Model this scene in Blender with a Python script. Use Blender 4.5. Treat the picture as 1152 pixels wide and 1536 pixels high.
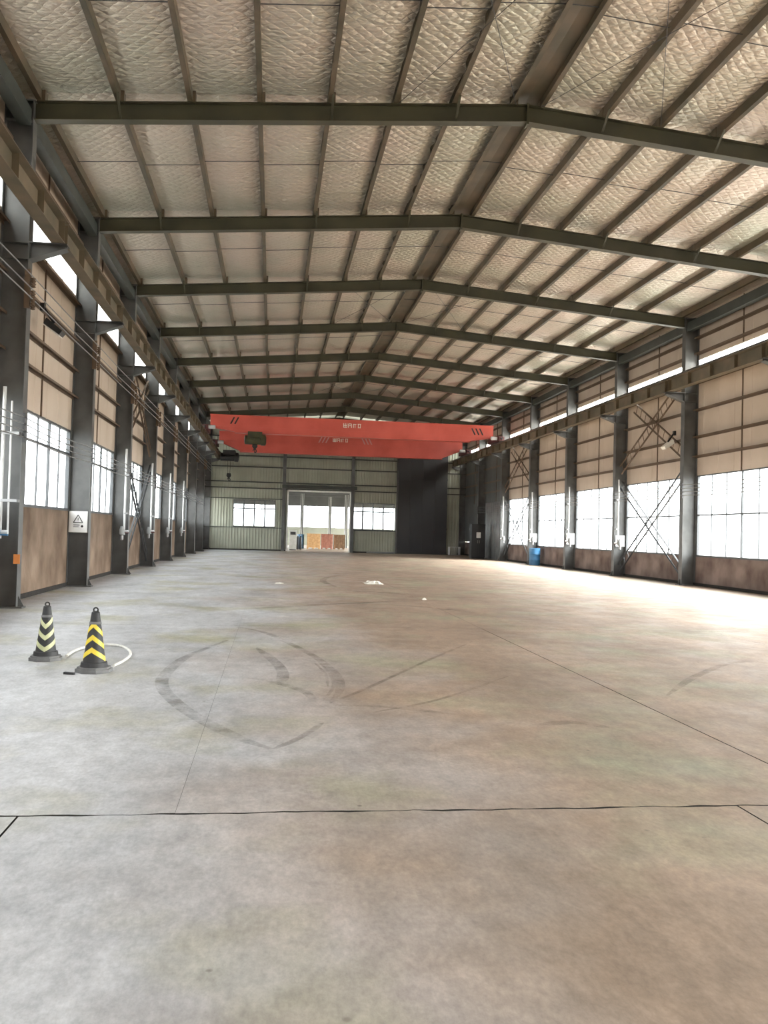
import bpy, math, random
from mathutils import Matrix, Vector
random.seed(7)
for o in list(bpy.data.objects): bpy.data.objects.remove(o)
S = bpy.context.scene
COL = S.collection
PI = math.pi

# ------------------------------------------------------------------ camera
F_PX, YAW, PITCH, ROLL, CAM_H = 1309.5, 0.1270, 0.0238, 0.0263, 1.5266
fw = Vector((math.sin(YAW)*math.cos(PITCH), math.cos(YAW)*math.cos(PITCH), math.sin(PITCH)))
rt = Vector((math.cos(YAW), -math.sin(YAW), 0))
up = rt.cross(fw)
r2 = rt*math.cos(ROLL) + up*math.sin(ROLL)
u2 = -rt*math.sin(ROLL) + up*math.cos(ROLL)
cd = bpy.data.cameras.new('camera'); cam = bpy.data.objects.new('camera', cd); COL.objects.link(cam)
cd.sensor_fit = 'VERTICAL'; cd.sensor_height = 36; cd.sensor_width = 27
cd.lens = F_PX/1536*36; cd.clip_end = 500
M = Matrix((r2, u2, -fw)).transposed().to_4x4(); M.translation = (0, 0, CAM_H)
cam.matrix_world = M
S.camera = cam

# ------------------------------------------------------------------ sky, exposure
W = bpy.data.worlds.new('overcast_sky'); S.world = W; W.use_nodes = True
bg = W.node_tree.nodes['Background']
bg.inputs[0].default_value = (0.97, 0.985, 1.0, 1); bg.inputs[1].default_value = 1.0
S.view_settings.view_transform = 'Standard'; S.view_settings.look = 'None'
S.view_settings.gamma = 1; S.view_settings.use_curve_mapping = False
S.view_settings.exposure = 3.58

# hazy sun standing on the right-hand side of the hall, softened by thin cloud
sl = bpy.data.lights.new('hazy_sun', 'SUN'); sl.energy = 4.2; sl.angle = math.radians(60); sl.color = (1.0, 0.97, 0.93)
so = bpy.data.objects.new('hazy_sun', sl); COL.objects.link(so); so.location = (60, 20, 40)
so.rotation_euler = Vector((-math.cos(math.radians(34)), 0.15, -math.sin(math.radians(34)))).to_track_quat('-Z', 'Y').to_euler()

# hall dimensions (metres): X across, Y down the hall, Z up
XW0, XW1 = -5.0, 14.43           # inner faces of the long walls
XL, XR = -4.50, 13.93            # inner faces of the columns
XM = (XL+XR)/2
ZE, ZR = 8.863, 9.617            # underside of roof beam at column / ridge
SL = (ZR-ZE)/(XM-XL)
RD = 0.345                       # roof beam depth
Y0, BAY = 16.476, 6.0
def FY(k): return Y0 + BAY*k
YF, YB = FY(-4), FY(8)           # front and rear walls
def zbot(x): return ZR - SL*abs(x-XM)
def zroof(x): return zbot(x) + RD + 0.21

# daylight portals: they only tell the renderer where the sky enters (windows, daylight strips, doors)
def portal(loc, rot, sx, sy):
    L = bpy.data.lights.new('daylight_portal', 'AREA'); L.shape = 'RECTANGLE'; L.size = sx; L.size_y = sy
    L.cycles.is_portal = True
    o = bpy.data.objects.new('daylight_portal', L); COL.objects.link(o); o.location = loc; o.rotation_euler = rot
LEN = YB-YF
portal((XW0-0.3, (YF+YB)/2, 2.85), (PI/2, 0, -PI/2), LEN, 2.0)
portal((XW0-0.3, (YF+YB)/2, 7.5), (PI/2, 0, -PI/2), LEN, 0.7)
portal((XW1+0.3, (YF+YB)/2, 2.4), (PI/2, 0, PI/2), LEN, 2.9)
portal((XW1+0.3, (YF+YB)/2, 7.5), (PI/2, 0, PI/2), LEN, 0.7)
portal((XW0-0.3, (YB+94)/2, 2.8), (PI/2, 0, -PI/2), 94-YB, 3.2)
portal((XW1+0.3, (YB+94)/2, 2.8), (PI/2, 0, PI/2), 94-YB, 3.2)
portal((4.7, YF-0.3, 1.2), (PI/2, 0, PI), 5.0, 2.4)

# ------------------------------------------------------------------ materials
def s2l(c):
    return tuple((v/255/12.92 if v/255 <= 0.04045 else ((v/255+0.055)/1.055)**2.4) for v in c)
MATS = {}
def mat(name, c, rough=0.6, metal=0.0, c2=None, scale=3.0, bump=0.0, bscale=None, spec=0.5, stretch=None):
    if name in MATS: return MATS[name]
    m = bpy.data.materials.new(name); m.use_nodes = True; MATS[name] = m
    nt = m.node_tree; N = nt.nodes; K = nt.links; b = N['Principled BSDF']
    b.inputs['Roughness'].default_value = rough; b.inputs['Metallic'].default_value = metal
    b.inputs['Specular IOR Level'].default_value = spec
    a = s2l(c); d = s2l(c2) if c2 else tuple(v*0.8 for v in a)
    tc = N.new('ShaderNodeTexCoord'); src = tc.outputs['Object']
    if stretch:
        mp = N.new('ShaderNodeMapping'); mp.inputs['Scale'].default_value = stretch
        K.new(src, mp.inputs[0]); src = mp.outputs[0]
    nz = N.new('ShaderNodeTexNoise'); nz.inputs['Scale'].default_value = scale; nz.inputs['Detail'].default_value = 6
    K.new(src, nz.inputs['Vector'])
    rp = N.new('ShaderNodeValToRGB'); rp.color_ramp.elements[0].position = 0.35; rp.color_ramp.elements[1].position = 0.68
    rp.color_ramp.elements[0].color = (*d, 1); rp.color_ramp.elements[1].color = (*a, 1)
    K.new(nz.outputs[0], rp.inputs[0]); K.new(rp.outputs[0], b.inputs['Base Color'])
    if bump:
        n2 = N.new('ShaderNodeTexNoise'); n2.inputs['Scale'].default_value = bscale or scale*8; n2.inputs['Detail'].default_value = 4
        K.new(src, n2.inputs['Vector'])
        bp = N.new('ShaderNodeBump'); bp.inputs['Strength'].default_value = bump; bp.inputs['Distance'].default_value = 0.02
        K.new(n2.outputs[0], bp.inputs['Height']); K.new(bp.outputs[0], b.inputs['Normal'])
    return m

mat('column_steel', (96, 96, 95), 0.45, 0, (74, 74, 73), 2.0)
mat('rafter_steel', (70, 66, 46), 0.5, 0, (52, 50, 36), 1.2)
mat('purlin_steel', (98, 82, 64), 0.5, 0, (70, 64, 48), 1.5)
mat('girt_steel', (110, 90, 72), 0.6, 0, (92, 74, 58), 1.5)
mat('eave_steel', (64, 68, 64), 0.5, 0, (48, 52, 48), 1.5)
mat('runway_steel', (120, 104, 84), 0.55, 0, (92, 84, 66), 1.5)
mat('cladding', (200, 183, 167), 0.6, 0, (186, 168, 150), 0.7, 0.1, 12)
mat('rear_cladding', (168, 169, 154), 0.55, 0, (150, 152, 136), 0.6, 0.1, 12)
mat('low_wall_plaster', (146, 126, 108), 0.85, 0, (98, 78, 62), 1.1, 0.4, 9, 0.5, (1, 1, 0.8))
mat('low_wall_dirty', (138, 122, 114), 0.85, 0, (84, 66, 60), 1.1, 0.4, 9, 0.5, (1, 1, 0.9))
mat('window_frame', (84, 86, 88), 0.5, 0.3)
mat('white_paint', (232, 232, 228), 0.5, 0, (214, 214, 208), 4)
mat('pipe_white', (210, 212, 212), 0.4, 0, (190, 190, 190), 4)
mat('black_rubber', (46, 46, 47), 0.6, 0, (34, 34, 35), 6, 0.15, 30)
mat('cone_yellow', (232, 208, 70), 0.45, 0, (212, 186, 56), 8)
mat('cone_pale', (206, 206, 166), 0.5, 0, (176, 178, 136), 8)
mat('grey_rubber', (112, 112, 112), 0.7, 0, (92, 92, 92), 8)
mat('crane_red', (206, 92, 78), 0.45, 0, (188, 78, 64), 0.8)
mat('crane_dark', (44, 44, 44), 0.5, 0, (32, 32, 32), 3)
mat('hoist_olive', (70, 68, 40), 0.5, 0, (52, 50, 30), 3)
mat('carriage_maroon', (104, 50, 52), 0.5, 0, (80, 38, 40), 3)
mat('letter_white', (246, 240, 226), 0.5)
mat('letter_black', (36, 30, 28), 0.5)
mat('letter_pink', (206, 150, 146), 0.5)
mat('blue_plastic', (66, 122, 164), 0.4, 0, (52, 102, 142), 5)
mat('orange_plastic', (222, 140, 74), 0.5)
mat('dark_cladding', (92, 92, 90), 0.6, 0, (76, 76, 74), 0.7)
mat('dark_door', (54, 54, 56), 0.55, 0, (48, 48, 50), 0.7)
mat('grey_sheet', (150, 152, 152), 0.5, 0.2, (126, 128, 128), 2)
mat('rope_white', (226, 224, 218), 0.8, 0, (196, 194, 188), 20)
mat('litter_white', (246, 242, 232), 0.7)
mat('crate_tan', (214, 172, 122), 0.7, 0, (190, 146, 98), 6)
mat('crate_rose', (172, 118, 100), 0.7, 0, (150, 98, 82), 6)
mat('crate_brown', (132, 104, 76), 0.7, 0, (108, 82, 58), 6)
mat('wire_grey', (150, 150, 150), 0.5, 0.3)
mat('wire_dark', (70, 70, 72), 0.6)
mat('joint_filler', (48, 44, 40), 0.95, 0, (34, 32, 30), 8)
mat('outdoor_ground', (168, 166, 160), 0.9, 0, (148, 146, 140), 0.5)
mat('rail_steel', (150, 146, 140), 0.35, 0.7)
mat('sign_face', (240, 240, 238), 0.45)
mat('sign_ink', (60, 60, 60), 0.6)
mat('lamp_white', (238, 234, 226), 0.4)

def foil_material():
    m = bpy.data.materials.new('foil_insulation'); m.use_nodes = True; MATS['foil'] = m
    nt = m.node_tree; N = nt.nodes; K = nt.links; b = N['Principled BSDF']
    b.inputs['Metallic'].default_value = 0.7; b.inputs['Roughness'].default_value = 0.36
    tc = N.new('ShaderNodeTexCoord')
    nz = N.new('ShaderNodeTexNoise'); nz.inputs['Scale'].default_value = 0.35; nz.inputs['Detail'].default_value = 4
    K.new(tc.outputs['Object'], nz.inputs['Vector'])
    rp = N.new('ShaderNodeValToRGB'); rp.color_ramp.elements[0].position = 0.35; rp.color_ramp.elements[1].position = 0.65
    rp.color_ramp.elements[0].color = (*s2l((196, 193, 176)), 1); rp.color_ramp.elements[1].color = (*s2l((220, 204, 190)), 1)
    K.new(nz.outputs[0], rp.inputs[0]); K.new(rp.outputs[0], b.inputs['Base Color'])
    # quilted diamonds: two crossing families of pressed seams, warped by noise
    wn = N.new('ShaderNodeTexNoise'); wn.inputs['Scale'].default_value = 1.6; wn.inputs['Detail'].default_value = 3
    K.new(tc.outputs['Object'], wn.inputs['Vector'])
    vm = N.new('ShaderNodeVectorMath'); vm.operation = 'SCALE'; vm.inputs['Scale'].default_value = 0.22
    K.new(wn.outputs['Color'], vm.inputs[0])
    va = N.new('ShaderNodeVectorMath'); va.operation = 'ADD'
    K.new(tc.outputs['Object'], va.inputs[0]); K.new(vm.outputs[0], va.inputs[1])
    sp = N.new('ShaderNodeSeparateXYZ'); K.new(va.outputs[0], sp.inputs[0])
    def mth(op, a, c):
        n = N.new('ShaderNodeMath'); n.operation = op
        for i, v in enumerate((a, c)):
            if v is None: continue
            if isinstance(v, (int, float)): n.inputs[i].default_value = v
            else: K.new(v, n.inputs[i])
        return n.outputs[0]
    hs = []
    for sg in (1, -1):
        t = mth('ADD', mth('MULTIPLY', sp.outputs[0], 13.0), mth('MULTIPLY', sp.outputs[1], 13.0*sg))
        hs.append(mth('POWER', mth('ABSOLUTE', mth('SINE', t, None), None), 0.6))
    h = mth('MULTIPLY', hs[0], hs[1])
    cn = N.new('ShaderNodeTexNoise'); cn.inputs['Scale'].default_value = 9; cn.inputs['Detail'].default_value = 5
    mp = N.new('ShaderNodeMapping'); mp.inputs['Scale'].default_value = (0.6, 1.6, 1)
    K.new(tc.outputs['Object'], mp.inputs[0]); K.new(mp.outputs[0], cn.inputs['Vector'])
    h2 = mth('ADD', mth('MULTIPLY', h, 0.45), mth('MULTIPLY', cn.outputs[0], 1.5))
    bp = N.new('ShaderNodeBump'); bp.inputs['Strength'].default_value = 0.9; bp.inputs['Distance'].default_value = 0.05
    K.new(h2, bp.inputs['Height']); K.new(bp.outputs[0], b.inputs['Normal'])
foil_material()

def floor_material():
    m = bpy.data.materials.new('worn_concrete'); m.use_nodes = True; MATS['concrete'] = m
    nt = m.node_tree; N = nt.nodes; K = nt.links; b = N['Principled BSDF']
    geo = N.new('ShaderNodeNewGeometry'); P = geo.outputs['Position']
    def noise(sc, det=6, st=None, rough=0.55):
        src = P
        if st:
            mp = N.new('ShaderNodeMapping'); mp.inputs['Scale'].default_value = st; K.new(P, mp.inputs[0]); src = mp.outputs[0]
        n = N.new('ShaderNodeTexNoise'); n.inputs['Scale'].default_value = sc; n.inputs['Detail'].default_value = det
        n.inputs['Roughness'].default_value = rough
        K.new(src, n.inputs['Vector']); return n.outputs[0]
    def ramp(src, p0, p1, c0=(0, 0, 0), c1=(1, 1, 1)):
        r = N.new('ShaderNodeValToRGB'); e = r.color_ramp.elements
        e[0].position = p0; e[1].position = p1; e[0].color = (*c0, 1); e[1].color = (*c1, 1)
        K.new(src, r.inputs[0]); return r.outputs[0]
    def mix(f, a, c, mode='MIX'):
        n = N.new('ShaderNodeMix'); n.data_type = 'RGBA'; n.blend_type = mode
        if isinstance(f, float): n.inputs[0].default_value = f
        else: K.new(f, n.inputs[0])
        for i, v in ((6, a), (7, c)):
            if isinstance(v, tuple): n.inputs[i].default_value = (*v, 1)
            else: K.new(v, n.inputs[i])
        return n.outputs[2]
    grey, tan, olive = s2l((190, 191, 194)), s2l((169, 148, 130)), s2l((166, 163, 138))
    # brown dust carried down the aisle, bare grey slab along the left
    sp = N.new('ShaderNodeSeparateXYZ'); K.new(P, sp.inputs[0])
    ad = N.new('ShaderNodeMath'); ad.operation = 'MULTIPLY_ADD'; ad.inputs[1].default_value = 0.16; ad.inputs[2].default_value = 0.18
    K.new(sp.outputs[0], ad.inputs[0])
    a2 = N.new('ShaderNodeMath'); a2.operation = 'ADD'; K.new(ad.outputs[0], a2.inputs[0]); K.new(noise(0.35, 4), a2.inputs[1])
    c = mix(ramp(a2.outputs[0], 0.55, 0.95), grey, tan)
    c = mix(ramp(noise(0.55, 4), 0.5, 0.7), c, olive)
    c = mix(ramp(noise(1.3, 8, (1, 0.6, 1)), 0.3, 0.7, (0.80,)*3, (1.10,)*3), c, c)
    v = ramp(noise(0.9, 9, (1, 0.45, 1), 0.65), 0.3, 0.72, (0.66,)*3, (1.14,)*3)
    c = mix(1.0, c, v, 'MULTIPLY')
    v2 = ramp(noise(7.0, 7, (1, 0.6, 1), 0.7), 0.3, 0.7, (0.74,)*3, (1.12,)*3)
    c = mix(1.0, c, v2, 'MULTIPLY')
    v3 = ramp(noise(38.0, 5, (1, 0.5, 1), 0.7), 0.34, 0.66, (0.84,)*3, (1.10,)*3)
    c = mix(1.0, c, v3, 'MULTIPLY')
    # small dark chips and drips
    vo = N.new('ShaderNodeTexVoronoi'); vo.inputs['Scale'].default_value = 4.0; K.new(P, vo.inputs['Vector'])
    sp_ = ramp(vo.outputs['Distance'], 0.035, 0.075)
    gate = ramp(noise(0.6, 3), 0.52, 0.6)
    inv = N.new('ShaderNodeInvert'); K.new(sp_, inv.inputs[1])
    f = N.new('ShaderNodeMath'); f.operation = 'MULTIPLY'; K.new(inv.outputs[0], f.inputs[0]); K.new(gate, f.inputs[1])
    c = mix(f.outputs[0], c, s2l((96, 88, 80)))
    K.new(c, b.inputs['Base Color'])
    rr = ramp(noise(1.5, 6), 0.3, 0.7, (0.40,)*3, (0.62,)*3); K.new(rr, b.inputs['Roughness'])
    bp = N.new('ShaderNodeBump'); bp.inputs['Strength'].default_value = 0.12; bp.inputs['Distance'].default_value = 0.01
    K.new(noise(14, 6, None, 0.7), bp.inputs['Height']); K.new(bp.outputs[0], b.inputs['Normal'])
floor_material()

def glass_material():
    m = bpy.data.materials.new('window_glass'); m.use_nodes = True; MATS['glass'] = m
    nt = m.node_tree; N = nt.nodes; K = nt.links; N.remove(N['Principled BSDF'])
    out = N['Material Output']
    t = N.new('ShaderNodeBsdfTransparent'); t.inputs[0].default_value = (0.93, 0.95, 0.95, 1)
    g = N.new('ShaderNodeBsdfGlossy'); g.inputs['Roughness'].default_value = 0.05
    nz = N.new('ShaderNodeTexNoise'); nz.inputs['Scale'].default_value = 2
    r = N.new('ShaderNodeMapRange'); r.inputs['To Min'].default_value = 0.03; r.inputs['To Max'].default_value = 0.09
    mx = N.new('ShaderNodeMixShader'); K.new(nz.outputs[0], r.inputs[0]); K.new(r.outputs[0], mx.inputs[0])
    K.new(t.outputs[0], mx.inputs[1]); K.new(g.outputs[0], mx.inputs[2]); K.new(mx.outputs[0], out.inputs[0])
    m = bpy.data.materials.new('daylight_sheet'); m.use_nodes = True; MATS['daylight'] = m
    nt = m.node_tree; N = nt.nodes; K = nt.links; N.remove(N['Principled BSDF'])
    out = N['Material Output']
    t = N.new('ShaderNodeBsdfTransparent'); t.inputs[0].default_value = (0.9, 0.92, 0.9, 1)
    g = N.new('ShaderNodeBsdfTranslucent'); g.inputs[0].default_value = (0.9, 0.9, 0.88, 1)
    nz = N.new('ShaderNodeTexNoise'); nz.inputs['Scale'].default_value = 1.5
    r = N.new('ShaderNodeMapRange'); r.inputs['To Min'].default_value = 0.35; r.inputs['To Max'].default_value = 0.6
    mx = N.new('ShaderNodeMixShader'); K.new(nz.outputs[0], r.inputs[0]); K.new(r.outputs[0], mx.inputs[0])
    K.new(t.outputs[0], mx.inputs[1]); K.new(g.outputs[0], mx.inputs[2]); K.new(mx.outputs[0], out.inputs[0])
    # rubber smeared thinly on the slab: patchy cover
    m = bpy.data.materials.new('tire_rubber_smear'); m.use_nodes = True; MATS['smear'] = m
    nt = m.node_tree; N = nt.nodes; K = nt.links; b = N['Principled BSDF']; out = N['Material Output']
    b.inputs['Base Color'].default_value = (*s2l((92, 88, 84)), 1); b.inputs['Roughness'].default_value = 0.6
    t = N.new('ShaderNodeBsdfTransparent'); geo = N.new('ShaderNodeNewGeometry')
    nz = N.new('ShaderNodeTexNoise'); nz.inputs['Scale'].default_value = 2.2; nz.inputs['Detail'].default_value = 8; nz.inputs['Roughness'].default_value = 0.7
    K.new(geo.outputs['Position'], nz.inputs['Vector'])
    r = N.new('ShaderNodeMapRange'); r.inputs['From Min'].default_value = 0.38; r.inputs['From Max'].default_value = 0.72
    r.inputs['To Min'].default_value = 0.0; r.inputs['To Max'].default_value = 0.42
    mx = N.new('ShaderNodeMixShader'); K.new(nz.outputs[0], r.inputs[0]); K.new(r.outputs[0], mx.inputs[0])
    K.new(t.outputs[0], mx.inputs[1]); K.new(b.outputs[0], mx.inputs[2]); K.new(mx.outputs[0], out.inputs[0])
glass_material()

# ------------------------------------------------------------------ mesh helpers
class MB:
    def __init__(s): s.v = []; s.f = []; s.smooth = False
    def add(s, vs, fs):
        n = len(s.v); s.v += [tuple(v) for v in vs]; s.f += [tuple(i+n for i in f) for f in fs]; return s
    def box(s, x0, x1, y0, y1, z0, z1):
        return s.add([(x, y, z) for z in (z0, z1) for y in (y0, y1) for x in (x0, x1)],
              [(0, 2, 3, 1), (4, 5, 7, 6), (0, 1, 5, 4), (2, 6, 7, 3), (0, 4, 6, 2), (1, 3, 7, 5)])
    def prism(s, pts, a, b, axis='y'):
        n = len(pts)
        mk = {'y': lambda p, t: (p[0], t, p[1]), 'x': lambda p, t: (t, p[0], p[1]), 'z': lambda p, t: (p[0], p[1], t)}[axis]
        vs = [mk(p, a) for p in pts] + [mk(p, b) for p in pts]
        fs = [tuple(range(n))[::-1], tuple(range(n, 2*n))] + [(i, (i+1) % n, (i+1) % n+n, i+n) for i in range(n)]
        return s.add(vs, fs)
    def bar(s, p, q, w, h, upv=(0, 0, 1)):
        p = Vector(p); q = Vector(q); d = (q-p).normalized(); u = Vector(upv)
        if abs(d.dot(u)) > 0.98: u = Vector((1, 0, 0))
        a = d.cross(u).normalized(); c = a.cross(d)
        vs = [e+a*(w/2*i)+c*(h/2*j) for e in (p, q) for i, j in ((-1, -1), (1, -1), (1, 1), (-1, 1))]
        return s.add(vs, [(0, 3, 2, 1), (4, 5, 6, 7)] + [(i, (i+1) % 4, (i+1) % 4+4, i+4) for i in range(4)])
    def tube(s, pts, r, n=8, closed=False):
        s.smooth = True
        pts = [Vector(p) for p in pts]; rings = []; prev = None
        for i, p in enumerate(pts):
            d = (pts[min(i+1, len(pts)-1)]-pts[max(i-1, 0)]).normalized()
            if prev is None:
                a = d.orthogonal().normalized()
            else:
                a = (prev-d*prev.dot(d)).normalized()
            prev = a; c = d.cross(a); rr = r[i] if isinstance(r, (list, tuple)) else r
            rings.append([p+a*(rr*math.cos(2*PI*j/n))+c*(rr*math.sin(2*PI*j/n)) for j in range(n)])
        vs = [v for g in rings for v in g]; fs = []
        for i in range(len(pts)-1):
            for j in range(n): fs.append((i*n+j, i*n+(j+1) % n, (i+1)*n+(j+1) % n, (i+1)*n+j))
        fs += [tuple(range(n))[::-1], tuple(range(len(vs)-n, len(vs)))]
        return s.add(vs, fs)
    def lathe(s, prof, n=24, c=(0, 0, 0), axis='z'):
        s.smooth = True; vs = []
        for r, z in prof:
            for j in range(n):
                a = 2*PI*j/n; p = (r*math.cos(a), r*math.sin(a), z)
                if axis == 'x': p = (p[2], p[0], p[1])
                if axis == 'y': p = (p[0], p[2], p[1])
                vs.append((p[0]+c[0], p[1]+c[1], p[2]+c[2]))
        m = len(prof); fs = [(i*n+j, i*n+(j+1) % n, (i+1)*n+(j+1) % n, (i+1)*n+j) for i in range(m-1) for j in range(n)]
        fs += [tuple(range(n))[::-1], tuple(range((m-1)*n, m*n))]
        return s.add(vs, fs)
    def mesh(s, name, m):
        me = bpy.data.meshes.new(name); me.from_pydata(s.v, [], s.f)
        me.materials.append(MATS[m]); me.validate(); me.update()
        import bmesh
        bm = bmesh.new(); bm.from_mesh(me); bmesh.ops.recalc_face_normals(bm, faces=bm.faces); bm.to_mesh(me); bm.free()
        if s.smooth:
            for p in me.polygons: p.use_smooth = True
            try: me.set_sharp_from_angle(angle=math.radians(38))
            except Exception: pass
        return me

def ob(name, me, parent=None, loc=(0, 0, 0), rot=(0, 0, 0)):
    o = bpy.data.objects.new(name, me); COL.objects.link(o)
    o.parent = parent; o.location = loc; o.rotation_euler = rot
    return o
def part(name, mb, m, parent, loc=(0, 0, 0), rot=(0, 0, 0)):
    return ob(name, mb.mesh(name, m), parent, loc, rot)
def tag(o, label, cat, group=None, kind=None):
    o['label'] = label; o['category'] = cat
    if group: o['group'] = group
    if kind: o['kind'] = kind
    return o
def empty(name, label, cat, loc=(0, 0, 0), rotz=0, group=None, kind=None):
    o = bpy.data.objects.new(name, None); COL.objects.link(o); o.empty_display_size = 0.2
    o.location = loc; o.rotation_euler = (0, 0, rotz)
    return tag(o, label, cat, group, kind)
def box(*a): return MB().box(*a)
ORD = ['nearest', 'second', 'third', 'fourth', 'fifth', 'sixth', 'seventh', 'eighth', 'ninth']

# ------------------------------------------------------------------ floor and ground
g = part('ground', box(-90, 110, -80, 200, -0.6, -0.35), 'outdoor_ground', None)
tag(g, 'pale concrete yard outside the hall windows', 'ground', kind='structure')
floor = part('floor', box(XW0-0.3, XW1+0.3, YF-0.2, YB+0.05, -0.34, -0.078), 'joint_filler', None)
tag(floor, 'worn grey and brown concrete slab floor of the hall', 'floor', kind='structure')
def jag(x, amp):
    return amp*(math.sin(x*3.1+0.7)*0.5+math.sin(x*9.7)*0.35+math.sin(x*23.0+1)*0.3+random.uniform(-.35, .35))
YJ = 4.79
xs_all = [XW0-0.3+i*0.04 for i in range(int((XW1-XW0+0.6)/0.04)+2)]
edge = {round(x, 3): (YJ+jag(x, 0.011), 0.004+0.008*abs(math.sin(x*4.3)+0.4*math.sin(x*17))) for x in xs_all}
def jpts(x0, x1, far):
    pts = [(x, e[0]+(e[1] if far else -e[1])) for x, e in edge.items() if x0+0.01 < x < x1-0.01]
    y0_ = pts[0][1]; y1_ = pts[-1][1]
    return [(x0, y0_)]+pts+[(x1, y1_)]
def slab(poly):
    o = part('slab', MB().prism(poly, -0.08, 0.0, 'z'), 'concrete', floor)
    o.data.materials.append(MATS['joint_filler'])          # dirt packed against the cut edges
    for p in o.data.polygons:
        if abs(p.normal.z) < 0.5: p.material_index = 1
fx = [XW0-0.25, -1.27, 2.72, 6.72, 10.72, XW1+0.25]
for a, c in zip(fx, fx[1:]):
    h = 0.006
    slab([(a+h, YF-0.15), (c-h, YF-0.15)] + jpts(a+h, c-h, False)[::-1])
bx = [XW0-0.25, -0.47, 3.45, 7.40, 11.38, XW1+0.25]
hw = [0, 0.0008, 0.0055, 0.001, 0.001, 0]
by = [None, 14.0, 35.0, 50.0, YB+0.05]
for i in range(5):
    a, c = bx[i]+hw[i], bx[i+1]-hw[i+1]
    # wandering saw cut along the left joint
    slab(jpts(a, c, True) + [(c, by[1]-0.003), (a, by[1]-0.003)])
    a, c = bx[i]+hw[i]*0.3, bx[i+1]-hw[i+1]*0.3
    for q in range(1, 4):
        y0_, y1_ = by[q]+0.003, by[q+1]-0.003
        slab([(a, y0_), (c, y0_), (c, y1_), (a, y1_)])
# rubber marks left by turning wheels
def ribbon(pts, w, z=0.0015):
    P = [Vector((x, y, 0)) for x, y in pts]; Q = []
    for i in range(len(P)-1):      # catmull-rom
        a, b_, c, d = P[max(i-1, 0)], P[i], P[i+1], P[min(i+2, len(P)-1)]
        for t in [j/8 for j in range(8)]:
            Q.append(0.5*((2*b_)+(-a+c)*t+(2*a-5*b_+4*c-d)*t*t+(-a+3*b_-3*c+d)*t**3))
    Q.append(P[-1]); mb = MB(); vs = []
    for i, p in enumerate(Q):
        d = (Q[min(i+1, len(Q)-1)]-Q[max(i-1, 0)]).normalized(); n = Vector((-d.y, d.x, 0))
        ww = w*min(1, 0.25+4*i/len(Q), 0.25+4*(len(Q)-1-i)/len(Q))
        vs += [(p+n*ww/2)+Vector((0, 0, z)), (p-n*ww/2)+Vector((0, 0, z))]
    fs = [(2*i, 2*i+1, 2*i+3, 2*i+2) for i in range(len(Q)-1)]
    return mb.add(vs, fs)
MARKS = [
 ([(-0.55, 13.9), (-0.1, 13.2), (0.25, 12.0), (0.55, 10.7), (0.72, 9.4), (0.70, 8.5), (0.56, 7.8)], 0.10),
 ([(0.58, 10.2), (0.66, 9.4), (0.64, 8.6), (0.50, 7.9)], 0.035),
 ([(0.53, 10.2), (0.61, 9.4), (0.59, 8.6)], 0.03),
 ([(-0.55, 12.2), (-0.95, 10.6), (-1.05, 9.4), (-1.00, 8.6), (-0.75, 7.7), (-0.46, 7.0), (-0.2, 6.5), (0.05, 6.15)], 0.13),
 ([(0.05, 6.15), (0.25, 6.5), (0.45, 7.0)], 0.06),
 ([(-0.15, 11.4), (0.08, 10.2), (0.16, 9.4), (0.12, 8.7)], 0.13),
 ([(-0.2, 9.1), (0.1, 8.8), (0.36, 8.3), (0.42, 7.8)], 0.09),
 ([(0.56, 7.8), (1.0, 8.6), (1.9, 10.4), (2.9, 12.3)], 0.05),
 ([(0.60, 7.7), (1.1, 7.6), (1.6, 7.3)], 0.08),
 ([(0.9, 7.4), (1.6, 8.0), (2.6, 9.3)], 0.05),
 ([(0.6, 18.0), (1.8, 18.6), (3.2, 18.0), (4.2, 16.6)], 0.14),
 ([(-0.4, 17.0), (1.2, 18.2), (2.8, 19.4), (4.6, 19.8)], 0.16),
 ([(1.8, 24.0), (1.6, 27.0), (2.2, 30.0), (3.5, 31.5)], 0.20),
 ([(2.1, 22.4), (2.9, 22.2), (3.4, 21.6)], 0.30),
 ([(4.3, 29.8), (5.2, 30.2), (6.0, 30.0)], 0.30),
 ([(3.9, 8.2), (5.0, 9.6), (6.2, 10.6), (8.5, 10.9)], 0.10),
 ([(2.2, 6.9), (2.5, 7.0), (2.75, 6.8)], 0.13),
]
for pts, w in MARKS: part('tire_mark', ribbon(pts, w), 'smear', floor)

# ------------------------------------------------------------------ roof: insulation quilt, purlins, sag rods
ceil = part('ceiling', box(XM-0.35, XM+0.35, YF, YB, zroof(XM)+0.16, zroof(XM)+0.2), 'foil', None)
tag(ceil, 'pitched roof lined with quilted silver foil between steel purlins', 'ceiling', kind='structure')
PXL = [-4.38, -2.99, -1.70, -0.42, 0.90, 2.16, 3.30, 4.46]
PXR = [4.97, 6.25, 7.42, 8.62, 9.87, 11.22, 12.45, 13.80]
def quilt(xa, xb, plist):
    n = 46; mb = MB(); ny = 13; vs = []
    pl = sorted(plist)
    for i in range(n+1):
        x = xa+(xb-xa)*i/n
        lo = max([p for p in pl if p <= x], default=xa); hi = min([p for p in pl if p > x], default=xb)
        t = (x-lo)/max(hi-lo, 1e-3)
        for j in range(ny+1):
            ed = 1-abs(2*j/ny-1)**6
            vs.append((x, BAY*j/ny, zroof(x)-0.055*math.sin(PI*t)*(0.4+0.6*ed)+0.006*math.sin(i*1.7+j*2.3)))
    N_ = len(vs); vs += [(v[0], v[1], zroof(v[0])+0.14) for v in vs[:N_]]
    w = ny+1; fs = []
    for i in range(n):
        for j in range(ny):
            q = (i*w+j, i*w+j+1, (i+1)*w+j+1, (i+1)*w+j); fs += [q, tuple(k+N_ for k in q[::-1])]
    return mb.add(vs, fs)
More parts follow.
